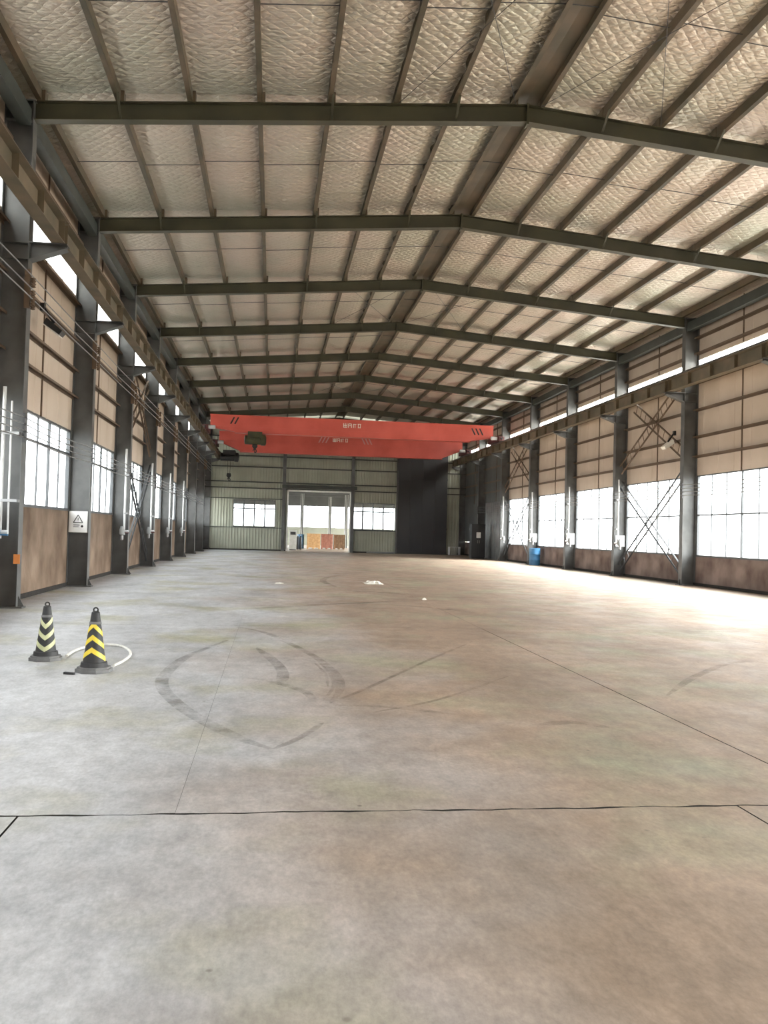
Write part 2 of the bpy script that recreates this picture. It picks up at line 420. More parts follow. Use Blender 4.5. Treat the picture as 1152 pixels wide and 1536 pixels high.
qL = quilt(XW0-0.2, XM, PXL).mesh('insulation_blanket', 'foil'); qR = quilt(XM, XW1+0.2, PXR).mesh('insulation_blanket', 'foil')
for q in (qL, qR):
    for p in q.polygons: p.use_smooth = True
def cpurlin(x, sg):
    z1 = zroof(x)-0.012; z0 = z1-0.195; mb = MB()
    mb.box(x-0.004, x+0.004, 0.0, BAY, z0, z1)
    a, c = (x-0.085, x) if sg < 0 else (x, x+0.085)
    mb.box(a, c, 0.0, BAY, z0, z0+0.006); mb.box(a, c, 0.0, BAY, z1-0.006, z1)
    e = a if sg < 0 else c
    mb.box(e-0.003, e+0.003, 0.0, BAY, z0, z0+0.03)
    return mb.mesh('purlin', 'purlin_steel')
PM = [(x, cpurlin(x, -1)) for x in PXL] + [(x, cpurlin(x, 1)) for x in PXR]
def rodmesh(x0, x1): return MB().tube([(x0, 0, zroof(x0)-0.10), (x1, 0, zroof(x1)-0.10)], 0.009, 5).mesh('sag_rod', 'wire_dark')
RM = [rodmesh(a, c) for L_ in (PXL, PXR) for a, c in zip(L_, L_[1:])] + [rodmesh(PXL[-1], PXR[0])]
cleat = box(-0.012, 0.06, -0.09, 0.09, -0.2, 0.02).mesh('purlin_cleat', 'purlin_steel')
for k in range(-4, 8):
    ob('insulation_blanket', qL, ceil, (0, FY(k), 0)); ob('insulation_blanket', qR, ceil, (0, FY(k), 0))
    for x, me in PM: ob('purlin', me, ceil, (0, FY(k), 0))
    for i, me in enumerate(RM): ob('sag_rod', me, ceil, (0, FY(k)+BAY*(0.5 if i % 2 else 0.47), 0))
    if 0 <= k: 
        for x, me in PM: ob('purlin_cleat', cleat, ceil, (x, FY(k), zroof(x)-0.02))
# ridge flashing over the gap between the two ridge purlins
part('ridge_flashing', MB().prism([(XM-0.25, zroof(XM-0.25)-0.085), (XM, zroof(XM)-0.085), (XM+0.25, zroof(XM+0.25)-0.085), (XM+0.25, zroof(XM+0.25)-0.075), (XM, zroof(XM)-0.075), (XM-0.25, zroof(XM-0.25)-0.075)], YF, YB), 'purlin_steel', ceil)
# round-bar wind bracing under the purlins in two bays
for k in (-1, 2, 5):
    for a, c in ((PXL[5], PXL[7]), (PXR[0], PXR[2])):
        for f_ in (0, 1):
            y0_, y1_ = (FY(k)+.15, FY(k+1)-.15) if f_ else (FY(k+1)-.15, FY(k)+.15)
            part('wind_brace', MB().tube([(a, y0_, zroof(a)-0.24), (c, y1_, zroof(c)-0.24)], 0.006, 5), 'wire_dark', ceil)

# ------------------------------------------------------------------ steel columns (origin at the wall, +X local points into the hall)
CT = zbot(XL)+RD
cm = {
 'web': box(0.012, 0.488, -0.006, 0.006, 0.03, CT).mesh('web', 'column_steel'),
 'flange': box(-0.008, 0.008, -0.13, 0.13, 0.03, CT).mesh('flange', 'column_steel'),
 'base_plate': box(-0.01, 0.60, -0.13, 0.13, 0.0, 0.03).mesh('base_plate', 'column_steel'),
 'stiffener': box(0.012, 0.488, -0.12, 0.12, -0.006, 0.006).mesh('stiffener', 'column_steel'),
 'gusset': MB().prism([(0.5, 0.03), (0.60, 0.03), (0.5, 0.22)], -0.008, 0.008).mesh('gusset', 'column_steel'),
 'corbel': MB().prism([(0.50, 6.31), (1.14, 6.55), (1.14, 6.60), (0.50, 6.60)], -0.012, 0.012).mesh('corbel', 'column_steel'),
 'corbel_cap': box(0.50, 1.16, -0.13, 0.13, 6.60, 6.622).mesh('corbel_cap', 'column_steel'),
 'corbel_rib': MB().prism([(0.50, 6.295), (1.14, 6.535), (1.14, 6.55), (0.50, 6.31)], -0.12, 0.12).mesh('corbel_rib', 'column_steel'),
 'haunch': MB().prism([(0.5, ZE), (0.5, ZE-0.34), (0.62, ZE-0.2), (1.1, ZE+1.1*SL-0.01), (1.1, ZE+0.6*SL)], -0.008, 0.008).mesh('haunch', 'column_steel'),
 'end_plate': box(-0.01, 0.53, -0.13, 0.13, CT-0.02, CT).mesh('end_plate', 'column_steel'),
}
def column(side, k, label):
    r = empty('steel_column', label, 'column', (XW0 if side < 0 else XW1, FY(k), 0), 0 if side < 0 else PI, 'left wall columns' if side < 0 else 'right wall columns')
    ob('web', cm['web'], r); ob('outer_flange', cm['flange'], r, (0.008, 0, 0)); ob('inner_flange', cm['flange'], r, (0.492, 0, 0))
    ob('base_plate', cm['base_plate'], r); ob('gusset', cm['gusset'], r)
    for z in (6.31, 6.60, ZE-0.02): ob('stiffener', cm['stiffener'], r, (0, 0, z))
    c = ob('corbel', cm['corbel'], r); ob('corbel_cap', cm['corbel_cap'], c); ob('corbel_rib', cm['corbel_rib'], c)
    ob('end_plate', cm['end_plate'], r)
    return r
LC = ['steel column at the left picture edge with the blue air regulator',
 'steel column on left wall bearing the white triangle warning sign',
 'steel column on left wall on the near side of the lattice bracing',
 'steel column on left wall on the far side of the lattice bracing',
 'steel column on left wall, fifth from the camera', 'steel column on left wall, sixth from the camera',
 'steel column on left wall, seventh from the camera', 'steel column on left wall, eighth from the camera, last before the corner',
 'corner steel column where left wall meets rear wall']
for k, l in enumerate(LC): column(-1, k, l)
RC = {0: 'steel column on right wall under the nearest roof beam', 1: 'steel column on right wall under the second roof beam',
 2: 'nearest visible steel column on right wall, bracing at its foot', 3: 'steel column on right wall with notice, far side of the lattice bracing',
 4: 'steel column on right wall with white notice between two open windows', 5: 'steel column on right wall beside the blue drum',
 6: 'steel column on right wall before the grey corrugated sheet', 7: 'steel column on right wall behind the electrical cabinet',
 8: 'corner steel column where right wall meets rear wall'}
for k, l in RC.items(): column(1, k, l)

# ------------------------------------------------------------------ roof beams
def beam_side(s):
    xa = XL if s < 0 else XR
    za, zb = zbot(xa), ZR
    def strip(z_off0, z_off1, y):
        pts = [(xa, za+z_off0), (XM, zb+z_off0), (XM, zb+z_off1), (xa, za+z_off1)]
        return MB().prism(pts, -y, y)
    n = 'left' if s < 0 else 'right'
    return (strip(0.012, RD-0.012, 0.005).mesh('web', 'rafter_steel'), strip(0, 0.014, 0.10).mesh('bottom_flange', 'rafter_steel'),
            strip(RD-0.014, RD, 0.10).mesh('top_flange', 'rafter_steel'))
BM = {s: beam_side(s) for s in (-1, 1)}
ridge_plate = box(XM-0.018, XM+0.018, -0.11, 0.11, ZR-0.05, ZR+RD+0.02).mesh('splice_plate', 'rafter_steel')
def fly(x, s):
    return MB().bar((x+s*0.0, 0.0, zbot(x)+0.02), (x, 0.42, zroof(x)-0.20), 0.045, 0.006).bar((x, 0, zbot(x)+0.02), (x, -0.42, zroof(x)-0.20), 0.045, 0.006).mesh('fly_brace', 'rafter_steel')
FLY = [fly(x, 1) for x in (PXL[1], PXL[4], PXL[6], PXR[1], PXR[3], PXR[5])]
for k in range(0, 9):
    lab = 'olive steel roof beam spanning the hall, %s from the camera' % ORD[k]
    r = empty('roof_beam', lab, 'beam', (0, FY(k), 0), 0, 'gabled roof beams')
    for s in (-1, 1):
        w, b_, t = BM[s]; ob('web', w, r); ob('bottom_flange', b_, r); ob('top_flange', t, r)
    ob('splice_plate', ridge_plate, r)
    for me in FLY: ob('fly_brace', me, r)

# eave struts tie the column heads together along both walls
for s, nm in ((-1, 'left'), (1, 'right')):
    r = empty('eave_strut', 'dark box-section strut linking the column heads along the %s wall' % nm, 'beam', (0, 0, 0), 0, 'eave struts')
    xc = XL-0.14 if s < 0 else XR+0.14
    me = box(-0.11, 0.11, 0.14, BAY-0.14, 8.72, 9.02).mesh('strut', 'eave_steel')
    for k in range(-4, 8): ob('strut', me, r, (xc, FY(k), 0))

# ------------------------------------------------------------------ long walls: low wall, windows, cladding, daylight strip, girts
WIN = {-1: (1.90, 3.83, 3.26), 1: (1.03, 3.76, 2.41)}
SZ0, SZ1 = 7.20, 7.78
def cladding(z0, z1, length=BAY, pitch=1.0, rib=0.010, m='cladding'):
    prof = []; n = int(round(length/pitch)); w = 0.05
    for i in range(n):
        y = i*pitch
        prof += [(y, 0), (y+pitch/2-w, 0), (y+pitch/2-w*0.5, -rib), (y+pitch/2+w*0.5, -rib), (y+pitch/2+w, 0)]
    prof.append((length, 0))
    mb = MB(); N_ = len(prof)
    vs = [(y, d, z) for z in (z0, z1) for y, d in prof]+[(y, 0.05, z) for z in (z0, z1) for y, d in prof]
    fs = []
    for i in range(N_-1):
        fs += [(i, i+1, N_+i+1, N_+i), (2*N_+i, 3*N_+i, 3*N_+i+1, 2*N_+i+1), (i, 2*N_+i, 2*N_+i+1, i+1), (N_+i, N_+i+1, 3*N_+i+1, 3*N_+i)]
    fs += [(0, N_, 3*N_, 2*N_), (N_-1, 3*N_-1, 4*N_-1, 2*N_-1)]
    return mb.add(vs, fs).mesh('cladding_panel', m)
WN = [0]
def window(loc, rz, width, z0, z1, zt, n, label, major=2, fs=1.0):
    WN[0] += 1
    r = empty('window_%d' % WN[0], label, 'window', loc, rz, None, 'structure')
    fm = {}
    def piece(nm, *a):
        part(nm, box(*a), 'window_frame', r)
    piece('sill', 0, width, -0.03, 0.09, z0-0.04, z0+0.02)
    piece('head', 0, width, 0.0, 0.08, z1-0.03, z1+0.02)
    piece('transom', 0, width, 0.015, 0.065, zt-0.025*fs, zt+0.025*fs)
    piece('jamb', 0, 0.04, 0, 0.08, z0, z1); piece('jamb', width-0.04, width, 0, 0.08, z0, z1)
    thick = box(-0.030*fs, 0.030*fs, 0.012, 0.068, z0, z1).mesh('mullion', 'window_frame')
    thin = box(-0.014*fs, 0.014*fs, 0.02, 0.06, z0, z1).mesh('mullion', 'window_frame')
    w = width/n
    pl = box(-w/2+0.008, w/2-0.008, 0.037, 0.043, z0, zt).mesh('pane', 'glass'); pu = box(-w/2+0.008, w/2-0.008, 0.037, 0.043, zt, z1).mesh('pane', 'glass')
    for i in range(1, n): ob('mullion', thick if i % major == 0 else thin, r, (i*w, 0, 0))
    for i in range(n): ob('pane', pl, r, ((i+.5)*w, 0, 0)); ob('pane', pu, r, ((i+.5)*w, 0, 0))
    return r
girt_me = MB().box(0, BAY, -0.13, -0.012, -0.003, 0.003).box(0, BAY, -0.018, -0.012, -0.08, 0.0).box(0, BAY, -0.13, -0.124, -0.05, 0.003).mesh('girt', 'girt_steel')
walls = {}
for s, nm in ((-1, 'left'), (1, 'right')):
    z0, z1, zt = WIN[s]
    rz = PI/2 if s < 0 else -PI/2
    wx = XW0 if s < 0 else XW1
    loc0 = (wx, YF, 0) if s < 0 else (wx, YB, 0)
    wl = part('wall_'+nm, box(0, LEN, 0.06, 0.16, zroof(XL)-0.25, zroof(XL)+0.2), 'cladding', None, loc0, (0, 0, rz))
    tag(wl, 'beige panelled %s wall above a %s low masonry wall' % (nm, 'tall brown-stained' if s < 0 else 'short dirty'), 'wall', kind='structure')
    walls[s] = wl
    clo = cladding(z1+0.01, SZ0+0.02); chi = cladding(SZ1-0.02, zroof(XL)+0.1)
    cfull = cladding(z0, SZ0+0.02, m='dark_cladding')
    low = box(0, BAY, 0.0, 0.24, -0.3, z0-0.04).mesh('low_wall', 'low_wall_plaster' if s < 0 else 'low_wall_dirty')
    plinth = box(0, BAY, -0.02, 0.0, -0.02, 0.10).mesh('skirting', 'joint_filler')
    day = box(0.02, BAY-0.02, 0.02, 0.028, SZ0, SZ1).mesh('daylight_panel', 'daylight')
    jp = box(-0.02, 0.02, -0.03, 0.02, z1, SZ0).mesh('joint_cover', 'girt_steel')
    jp2 = box(-0.02, 0.02, -0.03, 0.02, SZ1, 9.3).mesh('joint_cover', 'girt_steel')
    pier = box(-0.16, 0.16, 0.0, 0.10, z0-0.04, z1+0.05).mesh('window_pier', 'column_steel')
    for i in range(12):
        k = -4+i if s < 0 else 7-i
        L0 = i*BAY
        closed = (s > 0 and k >= 6)
        ob('low_wall', low, wl, (L0, 0, 0)); ob('skirting', plinth, wl, (L0, 0, 0))
        ob('cladding_panel', cfull if closed else clo, wl, (L0, 0, 0)); ob('cladding_panel', chi, wl, (L0, 0, 0))
        ob('daylight_panel', day, wl, (L0, 0, 0))
        ob('joint_cover', jp, wl, (L0+3.0, 0, 0)); ob('joint_cover', jp2, wl, (L0+3.0, 0, 0))
        if not closed: ob('window_pier', pier, wl, (L0, 0, 0))
        for z in ((4.70, 5.35, 6.10, 7.0, 8.0, 8.55) if s < 0 else (4.45, 5.12, 6.05, 7.0, 8.0, 8.55)):
            ob('girt', girt_me, wl, (L0, 0, z))
        if not closed:
            wy = FY(k) if s < 0 else FY(k+1)
            place = {-4: 'behind the camera, fourth bay back', -3: 'behind the camera, third bay back', -2: 'beside the camera', -1: 'just before the nearest roof beam'}.get(k) or 'in the %s bay past the nearest roof beam' % (['first']+ORD[1:])[k]
            window((wx, wy+(0.15 if s < 0 else -0.15), 0), rz, BAY-0.3, z0, z1, zt, 6, 'bright steel-framed window of the %s wall %s' % (nm, place), 2 if s < 0 else 3)
    ob('window_pier', pier, wl, (LEN, 0, 0))

# ------------------------------------------------------------------ front wall behind the camera, with an unseen gateway added to admit daylight
wf = part('wall_front', box(XW0-0.3, 2.2, YF-0.2, YF, -0.3, 10.4), 'cladding', None)
tag(wf, 'beige end wall behind the camera around an unseen gateway added for daylight', 'wall', kind='structure')
part('wall_panel', box(7.2, XW1+0.3, YF-0.2, YF, -0.3, 10.4), 'cladding', wf)
part('lintel_panel', box(2.2, 7.2, YF-0.2, YF, 2.4, 10.4), 'cladding', wf)

# ------------------------------------------------------------------ rear wall
RX = [XW0-0.3, -2.84, 0.20, 1.05, 5.76, 5.84, 9.06, XW1+0.3]
RW0, RW1 = 1.72, 3.68
wr = part('wall_rear', box(XW0-0.3, XW1+0.3, YB+0.10, YB+0.2, 8.4, 10.4), 'rear_cladding', None)
tag(wr, 'ribbed olive-grey rear wall with open doorway and two windows', 'wall', kind='structure')
def rear_panel(x0, x1, z0, z1):
    n = max(1, round((x1-x0)/0.21)); me = cladding(z0, z1, x1-x0, (x1-x0)/n, 0.035, 'rear_cladding')
    ob('cladding_panel', me, wr, (x0, YB+0.05, 0))
RZ = [4.55, 6.5, 8.5]
rear_panel(RX[0], RX[1], -0.1, 4.55); rear_panel(RX[1], RX[2], -0.1, RW0); rear_panel(RX[1], RX[2], RW1, 4.55)
rear_panel(RX[2], RX[3], -0.1, 4.55); rear_panel(RX[4]+0.02, RX[6], -0.1, RW0); rear_panel(RX[4]+0.02, RX[6], RW1, 4.55)
rear_panel(RX[6], RX[7], -0.1, 4.55)
for a, c in ((RX[0], 0.8), (0.8, 5.8), (5.8, 9.3), (9.3, RX[7])):
    rear_panel(a, c, 4.55, 6.5); rear_panel(a, c, 6.5, 8.5)
for z in (4.55, 5.0, 6.1, 6.9, 8.3):
    part('girt', box(XW0, XW1, YB-0.07, YB+0.02, z-0.05, z+0.03), 'eave_steel', wr)
part('girt', box(XW0, 0.8, YB-0.05, YB+0.02, 3.74, 3.80), 'eave_steel', wr)
part('girt', box(XW0, 0.9, YB-0.05, YB+0.02, 1.64, 1.69), 'eave_steel', wr)
part('girt', box(5.9, 9.2, YB-0.05, YB+0.02, 1.62, 1.69), 'eave_steel', wr)
part('skirting', box(XW0, 1.0, YB-0.06, YB+0.02, 0.0, 0.09), 'joint_filler', wr); part('skirting', box(5.86, 9.2, YB-0.06, YB+0.02, 0.0, 0.09), 'joint_filler', wr)
for x in (0.80, 5.86, 9.25):
    p = part('wall_post', box(-0.12, 0.12, -0.16, 0.04, 0.0, 9.3), 'column_steel', wr, (x, YB-0.02, 0))
window((RX[1], YB+0.02, 0), 0, RX[2]-RX[1], RW0, RW1, 3.05, 4, 'wide window in rear wall left of the open doorway', 1, 1.7)
window((RX[4]+0.12, YB+0.02, 0), 0, RX[6]-RX[4]-0.22, RW0, RW1, 3.05, 4, 'wide window in rear wall right of the open doorway', 1, 1.7)
d = empty('door_1', 'pale steel frame around the open doorway in the rear wall', 'door frame', ((RX[3]+RX[4])/2, YB, 0), 0, None, 'structure')
hw_ = (RX[4]-RX[3])/2
part('jamb', box(-hw_-0.02, -hw_+0.10, -0.09, 0.12, 0, 4.5), 'white_paint', d); part('jamb', box(hw_-0.10, hw_+0.02, -0.09, 0.12, 0, 4.5), 'white_paint', d)
part('lintel', box(-hw_-0.02, hw_+0.02, -0.09, 0.12, 4.38, 4.5), 'white_paint', d)
part('rail_cover', box(-hw_-0.4, hw_+0.4, -0.22, -0.10, 4.62, 4.86), 'eave_steel', d)
d = empty('door_2', 'tall dark sliding door leaf on rear wall beside the right window', 'door', (11.1, YB-0.20, 0), 0, None, 'structure')
for i in range(4):
    part('door_panel', box(-1.86+i*0.93, -1.86+(i+1)*0.93-0.008, -0.03, 0.03, 0.05, 7.6), 'dark_door', d)
for z in (0.12, 1.9, 3.7, 5.6, 7.5): part('door_rail', box(-1.87, 1.87, -0.055, -0.03, z-0.06, z+0.06), 'dark_door', d)
part('guide_channel', box(-2.0, 2.0, -0.06, 0.08, 0.0, 0.05), 'eave_steel', d)

# ------------------------------------------------------------------ hall beyond the doorway
ZB = 5.4
fl2 = part('floor_rear', box(XW0, XW1, YB+0.05, 94, -0.34, -0.001), 'concrete', None)
tag(fl2, 'pale concrete floor of the next hall seen through the doorway', 'floor', kind='structure')
c2 = part('ceiling_rear', box(XW0, XW1, YB+0.25, 94, ZB, ZB+0.2), 'dark_cladding', None)
tag(c2, 'grey ceiling of the next hall seen through the doorway', 'ceiling', kind='structure')
for y in (70, 76, 82, 88): part('ceiling_beam', box(XW0, XW1, y-0.12, y+0.12, ZB-0.4, ZB), 'dark_cladding', c2)
w2 = part('wall_far', box(XW0, XW1, 93.8, 94.0, -0.1, 1.9), 'rear_cladding', None)
tag(w2, 'grey far wall of the next hall with a band of bright windows', 'wall', kind='structure')
part('wall_panel', box(XW0, XW1, 93.8, 94.0, 4.2, ZB), 'dark_cladding', w2)
for x0_, x1_ in ((XW0-0.2, XW0), (XW1, XW1+0.2)):
    part('wall_panel', box(x0_, x1_, YB+0.2, 94, -0.1, 1.2), 'rear_cladding', w2); part('wall_panel', box(x0_, x1_, YB+0.2, 94, 4.4, ZB), 'rear_cladding', w2)
for i in range(5):  # side windows out of view, added to light the next hall and its goods
    for s_, nm in ((-1, 'left'), (1, 'right')):
        yy_ = YB+0.3+i*5.84
        window((XW0 if s_ < 0 else XW1, yy_ if s_ < 0 else yy_+5.7, 0), PI/2 if s_ < 0 else -PI/2, 5.7, 1.2, 4.4, 3.2, 5, 'unseen side window added to light the next hall on its %s side, %s past the doorway' % (nm, (['first']+ORD[1:])[i]))
for i in range(4):
    window((XW0+i*4.86, 93.86, 0), 0, 4.8, 1.9, 4.2, 3.5, 5, 'window in the far wall of the next hall, %s from the left' % (['first']+ORD[1:])[i])
def post(x, y, lab):
    r = empty('rear_hall_post', lab, 'column', (x, y, 0), 0, 'posts in the next hall')
    part('shaft', box(-0.02, 0.02, -0.12, 0.12, 0.02, ZB-0.41), 'white_paint', r)
    for s in (-1, 1): part('flange', box(s*0.13-0.012, s*0.13+0.012, -0.12, 0.12, 0.02, ZB-0.41), 'white_paint', r)
    part('web', box(-0.13, 0.13, -0.01, 0.01, 0.02, ZB-0.41), 'column_steel', r); part('base_plate', box(-0.2, 0.2, -0.2, 0.2, 0, 0.02), 'column_steel', r)
post(2.75, 82.0, 'thin steel post through the doorway above the blue barrel')
post(5.75, 88.0, 'thin steel post through the doorway in the middle, above the wooden crates')
post(6.9, 82.0, 'thin steel post through the doorway on the right, above the crates')

# ------------------------------------------------------------------ crane runway
for s, nm in ((-1, 'left'), (1, 'right')):
    xc = XW0+1.0 if s < 0 else XW1-1.0
    r = empty('crane_runway', 'brown steel crane runway beam with rail along the %s wall' % nm, 'crane rail', (xc, 0, 0), 0, 'crane runways')
    z0, z1 = 6.622, 7.04
    seg = [box(-0.004, 0.004, 0.02, BAY-0.02, z0+0.014, z1-0.014).mesh('web', 'runway_steel'), box(-0.12, 0.12, 0.02, BAY-0.02, z0, z0+0.014).mesh('bottom_flange', 'runway_steel'), box(-0.15, 0.15, 0.02, BAY-0.02, z1-0.014, z1).mesh('top_flange', 'runway_steel')]
    st = box(-0.11, 0.11, -0.005, 0.005, z0+0.014, z1-0.014).mesh('stiffener', 'runway_steel')
    rail = MB().prism([(-0.05, z1), (0.05, z1), (0.05, z1+0.015), (0.012, z1+0.03), (0.012, z1+0.08), (0.033, z1+0.09), (0.033, z1+0.115), (-0.033, z1+0.115), (-0.033, z1+0.09), (-0.012, z1+0.08), (-0.012, z1+0.03), (-0.05, z1+0.015)], 0, BAY).mesh('rail', 'rail_steel')
    tie = box(-0.34 if s < 0 else 0.15, -0.15 if s < 0 else 0.34, -0.10, 0.10, z1-0.016, z1-0.002).mesh('tie_plate', 'runway_steel')
    for k in range(-3, 8):
        for me in seg: ob(me.name.split('.')[0], me, r, (0, FY(k), 0))
        ob('rail', rail, r, (0, FY(k), 0))
        for i in range(5): ob('stiffener', st, r, (0, FY(k)+0.12+i*1.44, 0))
        if k >= 0: ob('tie_plate', tie, r, (0, FY(k), 0))

# ------------------------------------------------------------------ overhead cranes
XA, XB = XW0+1.0, XW1-1.0
def strokes(parent, x, z, y, chars, m, h=0.26, w=0.25):
    # painted characters, stroke by stroke, on the girder face
    mb = MB()
    for i, ch in enumerate(chars):
        ox = x+i*(w*1.12)
        for (a, b_, c, d_) in ch:
            mb.bar((ox+a*w, y, z+b_*h), (ox+c*w, y, z+d_*h), 0.034, 0.006, (0, 1, 0)) if False else mb.bar((ox+a*w, y, z+b_*h), (ox+c*w, y, z+d_*h), 0.006, 0.034, (0, 0, 1) if abs(c-a) > abs(d_-b_) else (1, 0, 0))
    return part('lettering', mb, m, parent)
CH = [[(0.1, 0, 0.1, 1), (0.5, 0, 0.5, 1), (0.9, 0, 0.9, 1), (0.1, 0.05, 0.9, 0.05), (0.1, 0.5, 0.9, 0.5)],
      [(0.15, 0, 0.15, 0.9), (0.15, 0.9, 0.85, 0.9), (0.85, 0, 0.85, 0.9), (0.3, 0.5, 0.7, 0.5)],
      [(0.2, 0, 0.2, 0.9), (0.2, 0.85, 0.9, 0.85), (0.6, 0, 0.6, 0.85)],
      [(0.1, 0.9, 0.9, 0.9), (0.25, 0, 0.25, 0.9), (0.75, 0, 0.75, 0.9), (0.25, 0.1, 0.75, 0.1)]]
def crane(y, zt, depth, label, tx, tz, slashes, lm, ls, hoist, gname):
    r = empty('overhead_crane', label, 'crane', ((XA+XB)/2, y, 7.155), 0, 'overhead cranes')
    ox, oz = (XA+XB)/2, 7.155
    a, b_ = XA+0.25-ox, XB-0.25-ox
    zt_, zb_ = zt-oz, zt-depth-oz
    ze = max(zb_, zt_-0.72)
    t = 1.5
    prof = [(a, zt_), (a, ze), (a+t, zb_), (b_-t, zb_), (b_, ze), (b_, zt_)]
    gmb = MB().prism(prof, -0.27, 0.27)
    g_ = part('main_girder', gmb, 'crane_red', r)
    part('top_plate', box(a-0.02, b_+0.02, -0.33, 0.33, zt_-0.012, zt_+0.02), 'crane_red', g_)
    part('bottom_flange', box(a+t-0.1, b_-t+0.1, -0.31, 0.31, zb_-0.05, zb_), 'crane_red', g_)
    part('web_seam', box(a+0.1, b_-0.1, -0.285, -0.27, zt_-0.66, zt_-0.64), 'crane_red', g_)
    # painted characters and warning slashes
    strokes(r, tx-ox, tz-oz, -0.285, CH, lm)
    for (sx, dirn, n, m_, dz) in slashes:
        for i in range(n):
            q = MB().prism([(0, -0.2), (0.09, -0.2), (0.09+0.2*dirn, 0.2), (0.2*dirn, 0.2)], -0.288, -0.27)
            part('warning_slash', q, m_, r, (sx-ox+i*0.24, 0, dz-oz))
    for s in (-1, 1):
        xe = XA-ox if s < 0 else XB-ox
        e = part('end_carriage', MB().prism([(-1.35, 0.05), (-1.35, 0.28), (-0.5, 0.42), (0.5, 0.42), (1.35, 0.28), (1.35, 0.05)], xe-0.16, xe+0.16, 'x'), 'carriage_maroon', r)
        for yy in (-1.05, 1.05):
            ww = part('wheel', MB().lathe([(0.06, -0.06), (0.155, -0.06), (0.155, -0.045), (0.13, -0.04), (0.13, 0.04), (0.155, 0.045), (0.155, 0.06), (0.06, 0.06)], 20, (xe, yy, 0.125), 'x'), 'rail_steel', e)
        part('buffer', MB().lathe([(0.06, -1.48), (0.07, -1.40), (0.05, -1.35)], 12, (xe, 0, 0.17), 'y'), 'black_rubber', e)
        part('drive_motor', MB().lathe([(0.08, -0.2), (0.11, -0.18), (0.11, 0.18), (0.08, 0.2)], 14, (xe-s*0.40, -1.05, 0.2), 'x'), 'pipe_white', e)
        part('girder_seat', box(xe-0.26 if s > 0 else xe, xe if s > 0 else xe+0.26, -0.4, 0.4, 0.2, 0.4), 'carriage_maroon', e)
    # trolley hoist under the girder
    hx, drop, hm = hoist
    h = part('hoist', MB().lathe([(0.16, -0.62), (0.27, -0.58), (0.27, 0.34), (0.32, 0.37), (0.32, 0.60), (0.2, 0.66)], 20, (hx-ox, 0, zb_-0.42), 'x'), hm, r)
    part('trolley', MB().box(hx-ox-0.42, hx-ox+0.42, -0.36, -0.32, zb_-0.34, zb_+0.04).box(hx-ox-0.42, hx-ox+0.42, 0.32, 0.36, zb_-0.34, zb_+0.04).box(hx-ox-0.3, hx-ox+0.3, -0.36, 0.36, zb_-0.36, zb_-0.30), hm, h)
    part('wire_rope', MB().tube([(hx-ox-0.1, 0, zb_-0.6), (hx-ox-0.06, 0, zb_-drop)], 0.014, 6).tube([(hx-ox+0.1, 0, zb_-0.6), (hx-ox+0.06, 0, zb_-drop)], 0.014, 6), 'crane_dark', h)
    part('hook_block', MB().prism([(-0.13, 0.12), (0.13, 0.12), (0.16, -0.06), (0.06, -0.2), (-0.06, -0.2), (-0.16, -0.06)], -0.07, 0.07), 'crane_dark', h, (hx-ox, 0, zb_-drop))
    hk = [(0.0, 0, -0.2)]+[(0.10*math.sin(t_)*1.0, 0, -0.32-0.10*math.cos(t_+PI)*-1+0.0) for t_ in [i*PI/8 for i in range(0, 13)]]
    part('hook', MB().tube(hk, 0.03, 7), 'crane_dark', h, (hx-ox, 0, zb_-drop))
    return r
cr = crane(52.0, 8.18, 0.96, 'nearer red overhead crane with white lettering and black end slashes', 4.02, 7.72,
      [(-2.62, 1, 2, 'letter_black', 7.87), (12.0, -1, 3, 'letter_black', 7.80)], 'letter_white', 1, (-1.15, 0.75, 'hoist_olive'), 'a')
cr2 = crane(60.7, 8.18, 1.32, 'farther red overhead crane showing beneath the nearer one, pale slashes by its lettering', 4.0, 7.74,
      [(3.0, 1, 3, 'letter_pink', 7.85), (6.2, -1, 3, 'letter_pink', 7.85)], 'letter_white', 1, (-3.05, 1.65, 'crane_dark'), 'b')

# ------------------------------------------------------------------ lattice bracing between columns
def lattice(parent, p, q, gap, m='girt_steel'):
    p = Vector(p); q = Vector(q); d = (q-p).normalized(); n = Vector((1, 0, 0)).cross(d).normalized()*gap/2
    for s in (-1, 1):
        part('chord', MB().bar(p+n*s, q+n*s, 0.06, 0.012, (1, 0, 0)).bar(p+n*s*1.1, q+n*s*1.1, 0.012, 0.06, (1, 0, 0)), m, parent)
    L = (q-p).length; cnt = int(L/0.42); mb = MB()
    for i in range(cnt):
        a = p+d*(L*(i+0.5)/cnt)
        part('lacing', MB().bar(a-n, a+n, 0.035, 0.01, (1, 0, 0)), m, parent)
def bracing(side, k, label):
    x = XL-0.22 if side < 0 else XR+0.22
    r = empty('cross_bracing', label, 'bracing', (0, 0, 0), 0, 'lattice bracings')
    ya, yb = FY(k)+0.16, FY(k+1)-0.16
    lattice(r, (x, yb, 4.35), (x, ya+1.0, 6.75), 0.34); lattice(r, (x+0.03, ya, 4.45), (x+0.03, yb-1.2, 6.75), 0.34)
    lattice(r, (x, yb, 0.35), (x, ya, 3.95), 0.30, 'window_frame'); lattice(r, (x+0.03, ya, 0.30), (x+0.03, yb, 3.75), 0.30, 'window_frame')
bracing(1, 2, 'crossed lattice bracing between the two nearest visible right columns')
bracing(-1, 2, 'crossed lattice bracing on left wall between third and fourth columns')
bracing(1, 5, 'crossed lattice bracing on right wall farther back by the blue drum')

